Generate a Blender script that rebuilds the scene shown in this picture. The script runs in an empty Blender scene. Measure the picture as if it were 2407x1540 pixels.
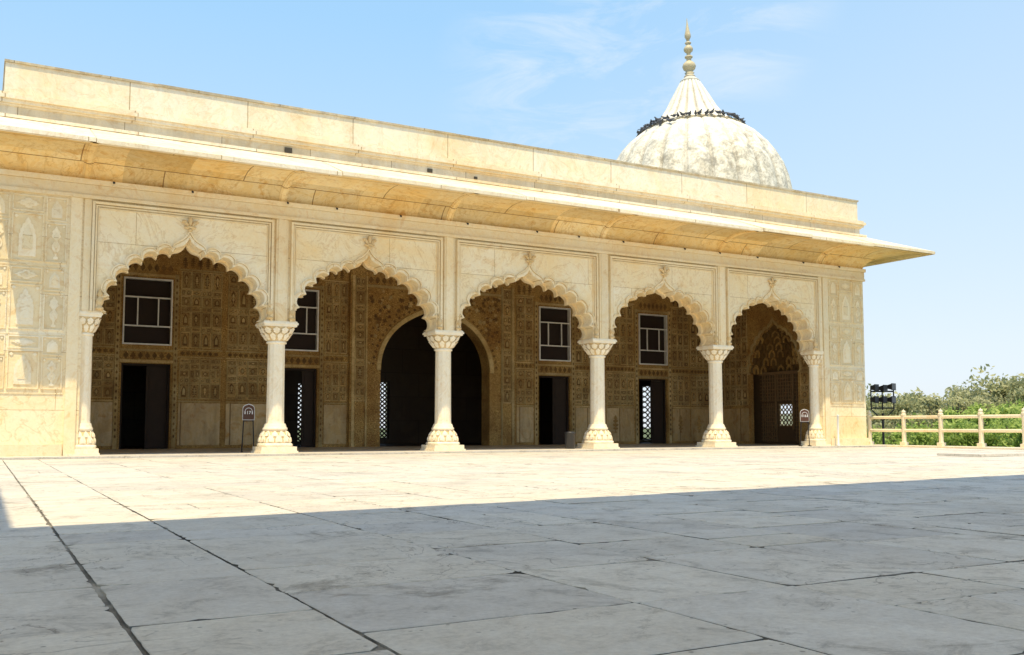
import bpy, math, random
from mathutils import Vector, Matrix, Quaternion
from mathutils.geometry import tessellate_polygon
R = random.Random(7)
scene = bpy.context.scene
col = scene.collection
pi = math.pi

# ------------------------------------------------------------------ helpers
class MB:
    def __init__(s): s.v=[]; s.f=[]; s.m=[]; s.t=[]; s.sm=[]
    def add(s, vs, fs, mi=0, tint=None, smooth=False):
        o=len(s.v); s.v+= [tuple(p) for p in vs]
        t = R.random() if tint is None else tint
        for f in fs:
            s.f.append(tuple(i+o for i in f)); s.m.append(mi); s.t.append(t); s.sm.append(smooth)
    def box(s,x0,x1,y0,y1,z0,z1,mi=0,tint=None):
        v=[(x0,y0,z0),(x1,y0,z0),(x1,y1,z0),(x0,y1,z0),(x0,y0,z1),(x1,y0,z1),(x1,y1,z1),(x0,y1,z1)]
        s.add(v,[(0,3,2,1),(4,5,6,7),(0,1,5,4),(1,2,6,5),(2,3,7,6),(3,0,4,7)],mi,tint)
    def mbox(s,m,u0,u1,v0,v1,d0,d1,mi=0,tint=None):
        v=[m(u,w,d) for d in (d0,d1) for (u,w) in ((u0,v0),(u1,v0),(u1,v1),(u0,v1))]
        s.add(v,[(0,3,2,1),(4,5,6,7),(0,1,5,4),(1,2,6,5),(2,3,7,6),(3,0,4,7)],mi,tint)
    def poly(s,m,pts,d0,d1,mi=0,tint=None,back=True):
        n=len(pts)
        tris=tessellate_polygon([[Vector((p[0],p[1],0)) for p in pts]])
        v=[m(p[0],p[1],d1) for p in pts]+[m(p[0],p[1],d0) for p in pts]
        f=[tuple(t) for t in tris]
        if back: f+=[tuple(i+n for i in reversed(t)) for t in tris]
        f+=[(i,(i+1)%n,(i+1)%n+n,i+n) for i in range(n)]
        s.add(v,f,mi,tint)
    def ribbon(s,m,A,B,d0,d1,mi=0):
        n=len(A)
        v=[m(p[0],p[1],d1) for p in A]+[m(p[0],p[1],d1) for p in B]+[m(p[0],p[1],d0) for p in A]+[m(p[0],p[1],d0) for p in B]
        f=[]
        for i in range(n-1):
            f+=[(i,i+1,n+i+1,n+i),(2*n+i,2*n+i+1,i+1,i),(n+i,n+i+1,3*n+i+1,3*n+i)]
        s.add(v,f,mi)
    def lathe(s,prof,c=(0,0,0),seg=24,mod=None,mi=0,smooth=True,tint=None,rot=0.0,cap=True,tf=None):
        v=[];f=[];n=len(prof)
        for j,(r,z) in enumerate(prof):
            for i in range(seg):
                a=2*pi*i/seg+rot
                k=mod(a,j/(n-1)) if mod else 1.0
                v.append((c[0]+r*k*math.cos(a),c[1]+r*k*math.sin(a),c[2]+z))
        tt=[]
        for j in range(n-1):
            for i in range(seg):
                i2=(i+1)%seg
                f.append((j*seg+i,j*seg+i2,(j+1)*seg+i2,(j+1)*seg+i))
                if tf: tt.append(tf(2*pi*(i+.5)/seg+rot,j/(n-1)))
        s.add(v,f,mi,tint,smooth)
        if tf: s.t[-len(tt):]=tt
        if cap: s.add(v[:seg],[tuple(reversed(range(seg)))],mi,tint); s.add(v[-seg:],[tuple(range(seg))],mi,tint)
    def rod(s,a,b,r,seg=8,mi=0,r2=None,smooth=True):
        a=Vector(a);b=Vector(b);d=(b-a);q=d.to_track_quat('Z','Y'); r2=r if r2 is None else r2
        v=[];
        for (p,rr) in ((a,r),(b,r2)):
            for i in range(seg):
                t=2*pi*i/seg; v.append(p+q@Vector((rr*math.cos(t),rr*math.sin(t),0)))
        f=[(i,(i+1)%seg,seg+(i+1)%seg,seg+i) for i in range(seg)]
        s.add(v,f,mi,None,smooth); s.add(v[:seg],[tuple(reversed(range(seg)))],mi); s.add(v[seg:],[tuple(range(seg))],mi)
    def ell(s,c,rx,ry,rz,seg=12,rings=8,mi=0,rotz=0,tilt=0):
        q=Matrix.Rotation(rotz,3,'Z')@Matrix.Rotation(tilt,3,'Y'); v=[];f=[]
        for j in range(rings+1):
            ph=-pi/2+pi*j/rings
            for i in range(seg):
                a=2*pi*i/seg
                v.append(Vector(c)+q@Vector((rx*math.cos(ph)*math.cos(a),ry*math.cos(ph)*math.sin(a),rz*math.sin(ph))))
        for j in range(rings):
            for i in range(seg):
                f.append((j*seg+i,j*seg+(i+1)%seg,(j+1)*seg+(i+1)%seg,(j+1)*seg+i))
        s.add(v,f,mi,None,True)
    def mesh(s,name,mats):
        me=bpy.data.meshes.new(name); me.from_pydata(s.v,[],s.f)
        for m in mats: me.materials.append(m)
        me.polygons.foreach_set('material_index',s.m); me.polygons.foreach_set('use_smooth',s.sm)
        at=me.attributes.new('tint','FLOAT','FACE'); at.data.foreach_set('value',s.t)
        me.update(); return me
    def obj(s,name,mats,parent=None,loc=(0,0,0)):
        o=bpy.data.objects.new(name,s.mesh(name,mats)); col.objects.link(o); o.location=loc
        if parent: adopt(o,parent)
        return o
def wloc(o):
    p=Vector(o.location)
    while o.parent: 
        p=p+o.matrix_parent_inverse.translation; o=o.parent; p=p+Vector(o.location)
    return p
def adopt(o,par):
    o.parent=par; o.matrix_parent_inverse=Matrix.Translation(-wloc(par))
def empty(name,loc,label=None,cat=None,group=None,parent=None):
    e=bpy.data.objects.new(name,None); e.location=loc; e.empty_display_size=.3; col.objects.link(e)
    if label: e['label']=label
    if cat: e['category']=cat
    if group: e['group']=group
    if parent: adopt(e,parent)
    return e
def tag(o,label,cat,group=None):
    o['label']=label;o['category']=cat
    if group:o['group']=group

# ------------------------------------------------------------------ materials
def newmat(name):
    m=bpy.data.materials.new(name); m.use_nodes=True; nt=m.node_tree
    return m,nt,nt.nodes['Principled BSDF']
def N(nt,t,**k):
    n=nt.nodes.new(t)
    for a,b in k.items(): setattr(n,a,b)
    return n
def noise(nt,vec,scale,detail=6,rough=.6,dist=0):
    n=N(nt,'ShaderNodeTexNoise'); n.inputs['Scale'].default_value=scale; n.inputs['Detail'].default_value=detail
    n.inputs['Roughness'].default_value=rough; n.inputs['Distortion'].default_value=dist
    nt.links.new(vec,n.inputs['Vector']); return n.outputs['Fac']
def ramp(nt,fac,stops):
    r=N(nt,'ShaderNodeValToRGB'); e=r.color_ramp.elements
    while len(e)<len(stops): e.new(.5)
    for i,(p,c) in enumerate(stops):
        e[i].position=p; e[i].color=(c[0],c[1],c[2],1) if not isinstance(c,(int,float)) else (c,c,c,1)
    nt.links.new(fac,r.inputs[0]); return r.outputs[0]
def mix(nt,a,b,fac,mode='MIX'):
    n=N(nt,'ShaderNodeMix',data_type='RGBA',blend_type=mode)
    for sock,val in ((n.inputs[0],fac),(n.inputs[6],a),(n.inputs[7],b)):
        if hasattr(val,'default_value') or hasattr(val,'is_output'): nt.links.new(val,sock)
        elif isinstance(val,(int,float)): sock.default_value=val
        else: sock.default_value=(*val,1)
    return n.outputs[2]
def bump(nt,bs,h,strength=.2,dist=.02):
    b=N(nt,'ShaderNodeBump'); b.inputs['Strength'].default_value=strength; b.inputs['Distance'].default_value=dist
    nt.links.new(h,b.inputs['Height']); nt.links.new(b.outputs[0],bs.inputs['Normal'])
def attr(nt,name='tint'):
    a=N(nt,'ShaderNodeAttribute',attribute_name=name); return a.outputs['Fac']
def objco(nt): return N(nt,'ShaderNodeTexCoord').outputs['Object']

def marble(name,c1,c2,c3,bw=2.2,bh=.6,mortar=.012,mort=(.35,.27,.17),plane='xz',rough=.55,tintamt=.12,stain=.35,off=.5,bumps=.25,drip=0.0,base=(0,0),mottle=0,bvar=(.86,.80,.68),vein=.0):
    m,nt,bs=newmat(name); co=objco(nt)
    n1=noise(nt,co,.55,6,.62,.6); n2=noise(nt,co,2.6,9,.7,1.4); n3=noise(nt,co,22,6,.65)
    c=ramp(nt,n1,[(.32,c1),(.52,c2),(.70,c3)])
    v=ramp(nt,n2,[(.33,(.80,.58,.28)),(.47,(1,1,1)),(.60,(.96,.86,.66)),(.8,(1.0,.98,.93))])
    c=mix(nt,c,v,stain,'MULTIPLY')
    g=ramp(nt,n3,[(.3,(.84,.79,.72)),(.5,(1,1,1))]); c=mix(nt,c,g,.4,'MULTIPLY')
    if vein:
        vn=noise(nt,co,.8,7,.6,3.0); vr=ramp(nt,vn,[(.47,(1,1,1)),(.495,(.74,.62,.44)),(.51,(1,1,1))]); c=mix(nt,c,vr,vein,'MULTIPLY')
    if bw:
        sp=N(nt,'ShaderNodeSeparateXYZ'); nt.links.new(co,sp.inputs[0])
        cb=N(nt,'ShaderNodeCombineXYZ')
        ad=N(nt,'ShaderNodeMath',operation='ADD'); nt.links.new(sp.outputs[0],ad.inputs[0])
        if plane=='xz': nt.links.new(sp.outputs[1],ad.inputs[1]); nt.links.new(sp.outputs[2],cb.inputs[1])
        else: ad.inputs[1].default_value=0; nt.links.new(sp.outputs[1],cb.inputs[1])
        nt.links.new(ad.outputs[0],cb.inputs[0])
        ofs=N(nt,'ShaderNodeVectorMath',operation='ADD'); nt.links.new(cb.outputs[0],ofs.inputs[0]); ofs.inputs[1].default_value=(base[0],base[1],0)
        dn=N(nt,'ShaderNodeTexNoise'); dn.inputs['Scale'].default_value=4; nt.links.new(co,dn.inputs['Vector'])
        ds=N(nt,'ShaderNodeVectorMath',operation='SCALE'); nt.links.new(dn.outputs['Color'],ds.inputs[0]); ds.inputs['Scale'].default_value=.012
        a2=N(nt,'ShaderNodeVectorMath',operation='ADD'); nt.links.new(ofs.outputs[0],a2.inputs[0]); nt.links.new(ds.outputs[0],a2.inputs[1])
        b=N(nt,'ShaderNodeTexBrick'); b.offset=off; b.inputs['Scale'].default_value=1; b.inputs['Brick Width'].default_value=bw
        b.inputs['Row Height'].default_value=bh; b.inputs['Mortar Size'].default_value=mortar; b.inputs['Mortar Smooth'].default_value=.3
        b.inputs['Color1'].default_value=(1,1,1,1); b.inputs['Color2'].default_value=(*bvar,1); b.inputs['Mortar'].default_value=(*mort,1)
        nt.links.new(a2.outputs[0],b.inputs['Vector'])
        c=mix(nt,c,b.outputs['Color'],.9,'MULTIPLY')
    if drip:
        mp=N(nt,'ShaderNodeMapping'); mp.inputs['Scale'].default_value=(3,3,.8); nt.links.new(co,mp.inputs[0])
        d=noise(nt,mp.outputs[0],1.0,8,.72); d=ramp(nt,d,[(.40,(.45,.40,.33)),(.58,(1,1,1))]); c=mix(nt,c,d,drip,'MULTIPLY')
    if mottle:
        d=noise(nt,co,2.2,13,.88,.4); d=ramp(nt,d,[(.42,(.36,.35,.33)),(.50,(.74,.73,.70)),(.56,(1,1,1))]); 
        sp=N(nt,'ShaderNodeSeparateXYZ'); nt.links.new(co,sp.inputs[0])
        mr=N(nt,'ShaderNodeMapRange'); mr.inputs[1].default_value=12.6; mr.inputs[2].default_value=11.0; mr.inputs[3].default_value=.4; mr.inputs[4].default_value=mottle; nt.links.new(sp.outputs[2],mr.inputs[0])
        c=mix(nt,c,d,mr.outputs[0],'MULTIPLY')
    t=ramp(nt,attr(nt),[(0,1-tintamt),(1,1.0)]); c=mix(nt,c,t,1.0,'MULTIPLY')
    nt.links.new(c,bs.inputs['Base Color']); bs.inputs['Roughness'].default_value=rough
    bs.inputs['Specular IOR Level'].default_value=.3
    bump(nt,bs,n3,bumps,.02); return m

M_wall=marble('cream_marble',(.98,.90,.72),(.97,.86,.62),(.96,.76,.43),2.7,1.1,.006,base=(.3,.19),mort=(.55,.42,.24),bvar=(.96,.90,.78),stain=.42,vein=.55)
M_trim=marble('trim_marble',(.97,.86,.63),(.95,.80,.53),(.92,.71,.40),0,stain=.55)
M_par=marble('parapet_marble',(.99,.94,.82),(.98,.90,.74),(.96,.82,.58),2.35,3.0,.011,off=0,drip=.14,base=(1.0,.3),mort=(.45,.35,.22),bvar=(.97,.91,.77),stain=.42,vein=.4)
M_cap=marble('weathered_marble',(.74,.68,.55),(.62,.57,.45),(.80,.71,.52),1.7,3,.01,off=0,drip=.5,stain=.7)
M_fin=marble('finial_stone',(.76,.68,.50),(.68,.61,.44),(.78,.66,.44),0,stain=.6)
M_frz=marble('frieze_marble',(.95,.88,.73),(.92,.84,.68),(.94,.82,.60),1.9,3,.008,off=0,drip=.25,stain=.45,base=(.4,.3))
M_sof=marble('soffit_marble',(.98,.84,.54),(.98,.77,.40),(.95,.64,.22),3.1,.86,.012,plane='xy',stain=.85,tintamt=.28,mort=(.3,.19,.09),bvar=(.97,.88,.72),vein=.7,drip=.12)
M_colm=marble('column_marble',(.98,.92,.77),(.97,.87,.67),(.94,.79,.52),0,stain=.4,vein=.3)
M_colg=marble('stain_and_shade_carving',(.82,.65,.39),(.76,.58,.32),(.70,.51,.25),0,stain=.6)  # golden stain, with crevice shade painted into the recesses of the column carving
M_dome=marble('dome_marble',(.95,.92,.84),(.93,.90,.80),(.91,.85,.71),0,mottle=.92,stain=.3,tintamt=.42)
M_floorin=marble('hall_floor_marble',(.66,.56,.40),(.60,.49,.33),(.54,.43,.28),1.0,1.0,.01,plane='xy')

def carved_mat(name,c1,c2,c3,spots,amt=.8,scale=7,dirt=.6):
    m,nt,bs=newmat(name); co=objco(nt)
    n1=noise(nt,co,.8,6,.6,.5); c=ramp(nt,n1,[(.35,c1),(.55,c2),(.7,c3)])
    vo=N(nt,'ShaderNodeTexVoronoi',feature='F1'); vo.inputs['Scale'].default_value=scale; vo.inputs['Randomness'].default_value=.85
    nt.links.new(co,vo.inputs['Vector'])
    w=N(nt,'ShaderNodeMath',operation='SINE'); mu=N(nt,'ShaderNodeMath',operation='MULTIPLY'); mu.inputs[1].default_value=22
    nt.links.new(vo.outputs['Distance'],mu.inputs[0]); nt.links.new(mu.outputs[0],w.inputs[0])
    s=ramp(nt,w.outputs[0],[(.1,spots),(.6,(1,1,1))]); c=mix(nt,c,s,amt,'MULTIPLY')
    n3=noise(nt,co,18,8,.7,1); g=ramp(nt,n3,[(.38,(.42,.33,.2)),(.52,(1,1,1))]); c=mix(nt,c,g,dirt,'MULTIPLY')
    n4=noise(nt,co,1.3,6,.65); g=ramp(nt,n4,[(.35,(.55,.43,.28)),(.6,(1,1,1))]); c=mix(nt,c,g,.75,'MULTIPLY')
    t=ramp(nt,attr(nt),[(0,.62),(1,1.0)]); c=mix(nt,c,t,1.0,'MULTIPLY')
    nt.links.new(c,bs.inputs['Base Color']); bs.inputs['Roughness'].default_value=.6
    bump(nt,bs,w.outputs[0],.5,.03); return m
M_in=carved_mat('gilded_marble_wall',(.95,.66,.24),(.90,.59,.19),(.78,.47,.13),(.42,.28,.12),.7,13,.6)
M_orn=carved_mat('inlay_ornament',(.38,.22,.06),(.34,.19,.05),(.44,.26,.08),(.5,.4,.25),.4,22,.5)
M_inr=carved_mat('inlay_frame',(1.0,.80,.42),(.96,.73,.34),(.89,.62,.25),(.7,.58,.35),.35,30,.4)
M_plate=carved_mat('pale_inlay_plate',(.97,.70,.30),(.92,.63,.25),(.83,.52,.18),(.42,.29,.13),.65,30,.5)
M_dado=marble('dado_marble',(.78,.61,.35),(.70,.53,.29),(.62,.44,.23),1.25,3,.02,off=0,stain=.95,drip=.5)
M_ext_orn=marble('panel_relief_marble',(.98,.89,.69),(.97,.85,.61),(.94,.78,.50),0,stain=.4)
M_ext_bg=marble('panel_ground_marble',(.90,.77,.52),(.88,.73,.46),(.85,.67,.39),0,stain=.5)
M_rear=marble('shade_dark_stone',(.08,.055,.03),(.06,.04,.022),(.1,.065,.035),1.2,.8,.01,stain=.6)  # near-black colour paints in the gloom of the rear chamber and its screens
def flat(name,c,rough=.6,metal=0,nscale=8,var=.25):
    m,nt,bs=newmat(name); co=objco(nt); n=noise(nt,co,nscale,6,.6)
    k=ramp(nt,n,[(.3,1-var),(.7,1.0)]); cc=mix(nt,c,k,1,'MULTIPLY'); nt.links.new(cc,bs.inputs['Base Color'])
    bs.inputs['Roughness'].default_value=rough; bs.inputs['Metallic'].default_value=metal; bump(nt,bs,n,.1,.01); return m
M_black=flat('dark_void',(.10,.08,.05)); M_wood=flat('old_dark_wood',(.03,.015,.006),.8); M_wood2=flat('lattice_wood',(.11,.06,.025),.6)
M_glass=flat('dark_window_pane',(.022,.010,.005),.8); M_frame=flat('window_frame_paint',(.92,.90,.84),.5)
M_iron=flat('black_iron',(.02,.02,.024),.5,.2); M_steel=flat('brushed_steel',(.04,.04,.042),.4,.0)
M_sign=flat('brown_sign_paint',(.10,.035,.015),.4); M_white=flat('white_paint',(.8,.8,.78),.5,0,8,.1)
M_rail=marble('railing_marble',(.96,.87,.69),(.94,.82,.60),(.90,.75,.48),0,stain=.4)
M_pig=flat('pigeon_feathers',(.11,.12,.15),.7,0,12,.6)
M_lens=flat('lamp_glass',(.06,.07,.09),.15)
# joint filling: pale old mortar, here and there fallen out and dark with soil
M_grout,nt,bs=newmat('joint_filling'); co=objco(nt)
g=ramp(nt,noise(nt,co,1.5,7,.65),[(.40,(.07,.06,.045)),(.52,(.20,.18,.145)),(.62,(.42,.38,.31))])
nt.links.new(g,bs.inputs['Base Color']); bs.inputs['Roughness'].default_value=.95

def paving():
    m,nt,bs=newmat('worn_marble_paving'); co=objco(nt)
    n1=noise(nt,co,.9,8,.65,.8); n2=noise(nt,co,4,11,.78,.5); n3=noise(nt,co,40,6,.7)
    c=ramp(nt,n1,[(.28,(.63,.59,.52)),(.42,(.76,.71,.62)),(.62,(.81,.75,.64)),(.8,(.69,.64,.56))])
    s=ramp(nt,n2,[(.31,(.48,.46,.44)),(.46,(.91,.89,.87)),(.6,(1,1,1))]); c=mix(nt,c,s,.85,'MULTIPLY')
    vo=N(nt,'ShaderNodeTexVoronoi'); vo.inputs['Scale'].default_value=4.5; nt.links.new(co,vo.inputs['Vector'])
    dd=N(nt,'ShaderNodeMath',operation='ADD'); nt.links.new(vo.outputs['Distance'],dd.inputs[0])
    m4=N(nt,'ShaderNodeMath',operation='MULTIPLY'); m4.inputs[1].default_value=.16; nt.links.new(n2,m4.inputs[0]); nt.links.new(m4.outputs[0],dd.inputs[1])
    sp=ramp(nt,dd.outputs[0],[(.10,(.2,.18,.16)),(.15,(1,1,1))])
    gate=noise(nt,co,1.7,2,.5); gt=ramp(nt,gate,[(.44,0.0),(.54,.9)])
    c=mix(nt,c,sp,gt,'MULTIPLY')
    v2=N(nt,'ShaderNodeTexVoronoi'); v2.inputs['Scale'].default_value=17; nt.links.new(co,v2.inputs['Vector'])
    s2=ramp(nt,v2.outputs['Distance'],[(.10,(.3,.28,.25)),(.16,(1,1,1))]); g2=noise(nt,co,2.9,3,.5); g2=ramp(nt,g2,[(.52,0.0),(.60,.75)]); c=mix(nt,c,s2,g2,'MULTIPLY')
    g=ramp(nt,n3,[(.3,(.74,.73,.72)),(.6,(1,1,1))]); c=mix(nt,c,g,.65,'MULTIPLY')
    pz=noise(nt,co,.95,12,.8,1.2); pr=ramp(nt,pz,[(.56,(1,1,1)),(.61,(.66,.64,.61)),(.68,(.36,.34,.32))]); c=mix(nt,c,pr,.85,'MULTIPLY')
    vn=noise(nt,co,1.1,6,.55,2.5); vr=ramp(nt,vn,[(.491,(1,1,1)),(.4985,(.34,.31,.28)),(.506,(1,1,1))])
    vg=noise(nt,co,.6,3,.5); vg=ramp(nt,vg,[(.45,0.0),(.54,.85)]); c=mix(nt,c,vr,vg,'MULTIPLY')
    t=ramp(nt,attr(nt),[(0,(.82,.83,.86)),(.35,(.94,.93,.90)),(.6,(.91,.92,.94)),(1,(1,1,.99))]); c=mix(nt,c,t,1,'MULTIPLY')
    nt.links.new(c,bs.inputs['Base Color']); 
    rr=ramp(nt,n2,[(.3,.8),(.7,.5)]); nt.links.new(rr,bs.inputs['Roughness']); bs.inputs['Specular IOR Level'].default_value=.3
    ad=N(nt,'ShaderNodeMath',operation='ADD'); nt.links.new(n2,ad.inputs[0])
    m3=N(nt,'ShaderNodeMath',operation='MULTIPLY'); m3.inputs[1].default_value=.25; nt.links.new(n3,m3.inputs[0]); nt.links.new(m3.outputs[0],ad.inputs[1])
    bump(nt,bs,ad.outputs[0],.45,.03); return m
M_pave=paving()

# ------------------------------------------------------------------ terrace
mb=MB(); mb.box(-30,24.45,-14,31.5,-4.0,-.009)
o=mb.obj('terrace_base',[M_grout]); o['kind']='structure'; o['label']='raised terrace bed under the marble paving'
mb=MB()
xs=[.40,.97,1.94,2.65,3.35]
x=3.35
while x<24.3: x+=R.uniform(.55,.92); xs.append(min(x,24.4))
x=.4
while x>-14: x-=R.uniform(.7,1.05); xs.insert(0,x)
cg=[R.uniform(.0028,.0055) for _ in xs]
cg[xs.index(.40)]=.0075; cg[xs.index(.97)]=.0055; cg[xs.index(1.94)]=.005; cg[xs.index(2.65)]=.0045
def slab(x0,x1,y0,y1,gl,gr,g0,g1):
    near = (-1<x0<9 and 1<y0<9)
    k=14 if near else 2
    u=lambda g:g*R.uniform(.7,1.2)
    hx0=x0+u(gl); hx1=x1-u(gr); hy0=y0+u(g0); hy1=y1-u(g1)
    c=[(hx0,hy0),(hx1,hy0),(hx1,hy1),(hx0,hy1)]; c=[(a+R.uniform(-.002,.002),b+R.uniform(-.0045,.0045)) for a,b in c]
    pts=[]
    cx=(x0+x1)/2;cy=(y0+y1)/2
    for i in range(4):
        a=c[i];b=c[(i+1)%4]
        for j in range(k):
            t=j/k; px=a[0]+(b[0]-a[0])*t; py=a[1]+(b[1]-a[1])*t
            if near:
                q=R.random(); w=abs(R.gauss(0,.0016)) + (R.uniform(.006,.022) if q<.05 else 0)
                if j==0: w=R.choice([.002,.004,.006,.010,.032])
                l=math.hypot(cx-px,cy-py); px+=(cx-px)/l*w; py+=(cy-py)/l*w
            pts.append((px,py))
    n=len(pts); tz=R.uniform(-.002,.002); sx=R.uniform(-.003,.003); sy=R.uniform(-.003,.003)
    zf=lambda p: tz+sx*(p[0]-cx)+sy*(p[1]-cy)
    e=.003
    top=[(p[0]+(cx-p[0])*e/.4,p[1]+(cy-p[1])*e/.4,zf(p)) for p in pts]
    rim=[(p[0],p[1],zf(p)-.0025) for p in pts]; bot=[(p[0],p[1],-.03) for p in pts]
    tt=R.random()
    mb.add(top+rim,[tuple(range(n))]+[(n+i,n+(i+1)%n,(i+1)%n,i) for i in range(n)],0,tt)
    mb.add(rim+bot,[(n+i,n+(i+1)%n,(i+1)%n,i) for i in range(n)],1,tt)
for i in range(len(xs)-1):
    x0,x1=xs[i],xs[i+1]; gl,gr=cg[i],cg[i+1]
    forced=[2.62] if x0>.9 else [3.03,3.85,4.53]
    y=-9-R.random(); ys=[y]
    while y<19.2:
        y+=R.uniform(.45,.95)
        for fy in forced:
            if abs(y-fy)<.25 or (ys[-1]<fy<y): y=fy; 
        if y<=ys[-1]+.1: y=ys[-1]+.55
        if y>18.9: y=19.38
        ys.append(y)
        if y>=19.3: break
    gs=[R.uniform(.0025,.006) for _ in ys]
    for q,yy in enumerate(ys):
        if x0>.9 and abs(yy-2.62)<.01: gs[q]=.0075
    for j in range(len(ys)-1):
        a,b=gs[j],gs[j+1]
        if R.random()<.10 and ys[j+1]-ys[j]>.7:
            ym=(ys[j]+ys[j+1])/2; slab(x0,x1,ys[j],ym,gl,gr,a,.003); slab(x0,x1,ym,ys[j+1],gl,gr,.003,b)
        elif R.random()<.09:
            xm=x0+(x1-x0)*R.uniform(.35,.65); slab(x0,xm,ys[j],ys[j+1],gl,.003,a,b); slab(xm,x1,ys[j],ys[j+1],.003,gr,a,b)
        else: slab(x0,x1,ys[j],ys[j+1],gl,gr,a,b)
o=mb.obj('pavement',[M_pave,M_grout]); o['kind']='structure'; o['label']='worn grey-white marble slab paving of the terrace'
mb=MB(); 
for i in range(8):
    mb.box(17.2+i*.9,17.2+i*.9+.893,11.9,12.9,.004,.05)
o=mb.obj('kerb',[M_pave]); o['kind']='structure'; o['label']='low raised marble kerb across the paving'
mb=MB()
for i in range(13): mb.box(23.6,24.45,-8+i*2.9,-8+i*2.9+2.89,.004,.045)
o=mb.obj('terrace_kerb',[M_rail]); o['kind']='structure'; o['label']='marble kerb along the terrace edge'
mb=MB(); 
S=3000; mb.add([(-S,-S,-4.2),(S,-S,-4.2),(S,S,-4.2),(-S,S,-4.2)],[(0,1,2,3)])
M_grass=flat('dry_grass',(.12,.15,.05),.9,0,.3,.5)
o=mb.obj('ground',[M_grass]); o['kind']='structure'; o['label']='flat green lowland beyond the terrace'

# ------------------------------------------------------------------ palace
PAL=empty('palace_building',(11.7,24,0),'long cream marble palace with five cusped arches on a terrace','building')
COLS=[1.74,5.54,9.49,13.86,17.81,21.61]
XL,XR=-.1,23.5
EX=.05
FY=20.03
ZS=2.83; ZT=5.42
F=lambda u,v,d:(u,FY-d,v)
def foil(a,b,z0,apex,lobes=(0,14,28,42,55,67,78),k=.40,steps=8,apk=1.0):
    half=[]
    P=[(a*math.cos(math.radians(p)),z0+b*math.sin(math.radians(p))) for p in lobes]
    for i in range(len(P)-1):
        p,q=P[i],P[i+1]; dx,dz=q[0]-p[0],q[1]-p[1]; L=math.hypot(dx,dz); nx,nz=dz/L,-dx/L
        for s in range(steps):
            t=s/steps; h=k*L*math.sqrt(max(0,1-(2*t-1)**2))
            half.append((p[0]+dx*t+nx*h,p[1]+dz*t+nz*h))
    p0=P[-1]; p1=(p0[0]*.95,p0[1]+.17); p2=(.10*apk,apex-.26); p3=(0,apex)
    for s in range(9):
        t=s/8; w=[(1-t)**3,3*t*(1-t)**2,3*t*t*(1-t),t**3]
        half.append(tuple(sum(w[i]*(p0,p1,p2,p3)[i][c] for i in range(4)) for c in (0,1)))
    right=half; left=[(-x,z) for x,z in reversed(half[:-1])]
    return right+left
wall=MB(); archm=MB(); frame=MB()
for i in range(5):
    x0,x1=COLS[i],COLS[i+1]; xc=(x0+x1)/2; a=(x1-x0)/2-.37
    if i==0: x0=1.68
    if i==4: x1=21.67
    b=1.31
    path=[(xc+p[0],p[1]) for p in foil(a,b,ZS,4.43)]
    pts=path+[(x0,ZS),(x0,ZT),(x1,ZT),(x1,ZS)]
    wall.poly(F,pts,-.5,0,0,.8)
    A=[(xc+p[0],p[1]) for p in foil(a+.004,b+.004,ZS,4.436)]; B=[(xc+p[0],p[1]) for p in foil(a+.055,b+.055,ZS,4.53)]
    archm.ribbon(F,A,B,.0,.022)
    A=[(xc+p[0],p[1]) for p in foil(a+.065,b+.065,ZS,4.55)]; B=[(xc+p[0],p[1]) for p in foil(a+.088,b+.088,ZS,4.60)]
    archm.ribbon(F,A,B,.0,.05,1)
    G=lambda u,v,d:(u,FY+.36-d,v)
    A=[(xc+p[0],p[1]) for p in foil(a-.05,b-.04,ZS,4.35)]; B=[(xc+p[0],p[1]) for p in foil(a+.05,b+.05,ZS,4.5)]
    archm.ribbon(G,A,B,-.13,.0,1)
    L=x0+.19 if i else x0+.12; Rr=x1-.19 if i<4 else x1-.12; T=4.98
    for (o_,w,d) in ((0,.045,.09),(.06,.03,.055),(.105,.02,.03)):
        l=L+o_; r=Rr-o_; t=T-o_
        frame.mbox(F,l,l+w,ZS,t,0,d); frame.mbox(F,r-w,r,ZS,t,0,d); frame.mbox(F,l+w,r-w,t-w,t,0,d-.002)
    fin=MB()
    fin.mbox(F,xc-.02,xc+.02,4.56,4.74,0,.05)
    fin.ell((xc,FY-.05,4.60),.045,.045,.04); fin.ell((xc,FY-.05,4.655),.085,.055,.03)
    fin.ell((xc,FY-.05,4.77),.042,.045,.10)
    for sgn in (-1,1):
        fin.ell((xc+sgn*.075,FY-.05,4.73),.034,.04,.08,tilt=sgn*.6); fin.ell((xc+sgn*.13,FY-.05,4.765),.038,.035,.03)
        fin.ell((xc+sgn*.07,FY-.05,4.64),.055,.035,.022,tilt=sgn*-.4)
    fin.obj('arch_finial_carving',[M_colg],PAL)
    for sgn in (-1,1):
        kn=MB(); kn.lathe([(.02,0),(.075,.02),(.075,.05),(.04,.08),(.07,.14),(.075,.19),(.04,.25),(.03,.27),(.055,.31),(.03,.36),(.012,.42)],(xc+sgn*(a+.13),FY-.045,ZS+.02),12)
        kn.obj('vase_knob',[M_colg],PAL)
wall.box(XL,1.68,FY,FY+.5,0,ZT,0,.8); wall.box(21.67,XR,FY,FY+.5,0,ZT,0,.8)
for c in COLS:
    if c in (COLS[0],COLS[-1]):
        s=1 if c<5 else -1
        frame.mbox(F,min(c-.32*s,c-.12*s),max(c-.32*s,c-.12*s),.0,5.02,0,.05)
        frame.mbox(F,min(c-.08*s,c+.05*s),max(c-.08*s,c+.05*s),ZS,5.02,0,.03)
    else:
        frame.mbox(F,c-.13,c+.13,ZS,5.02,0,.05); frame.mbox(F,c-.085,c+.085,ZS,5.02,.05,.066)
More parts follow.
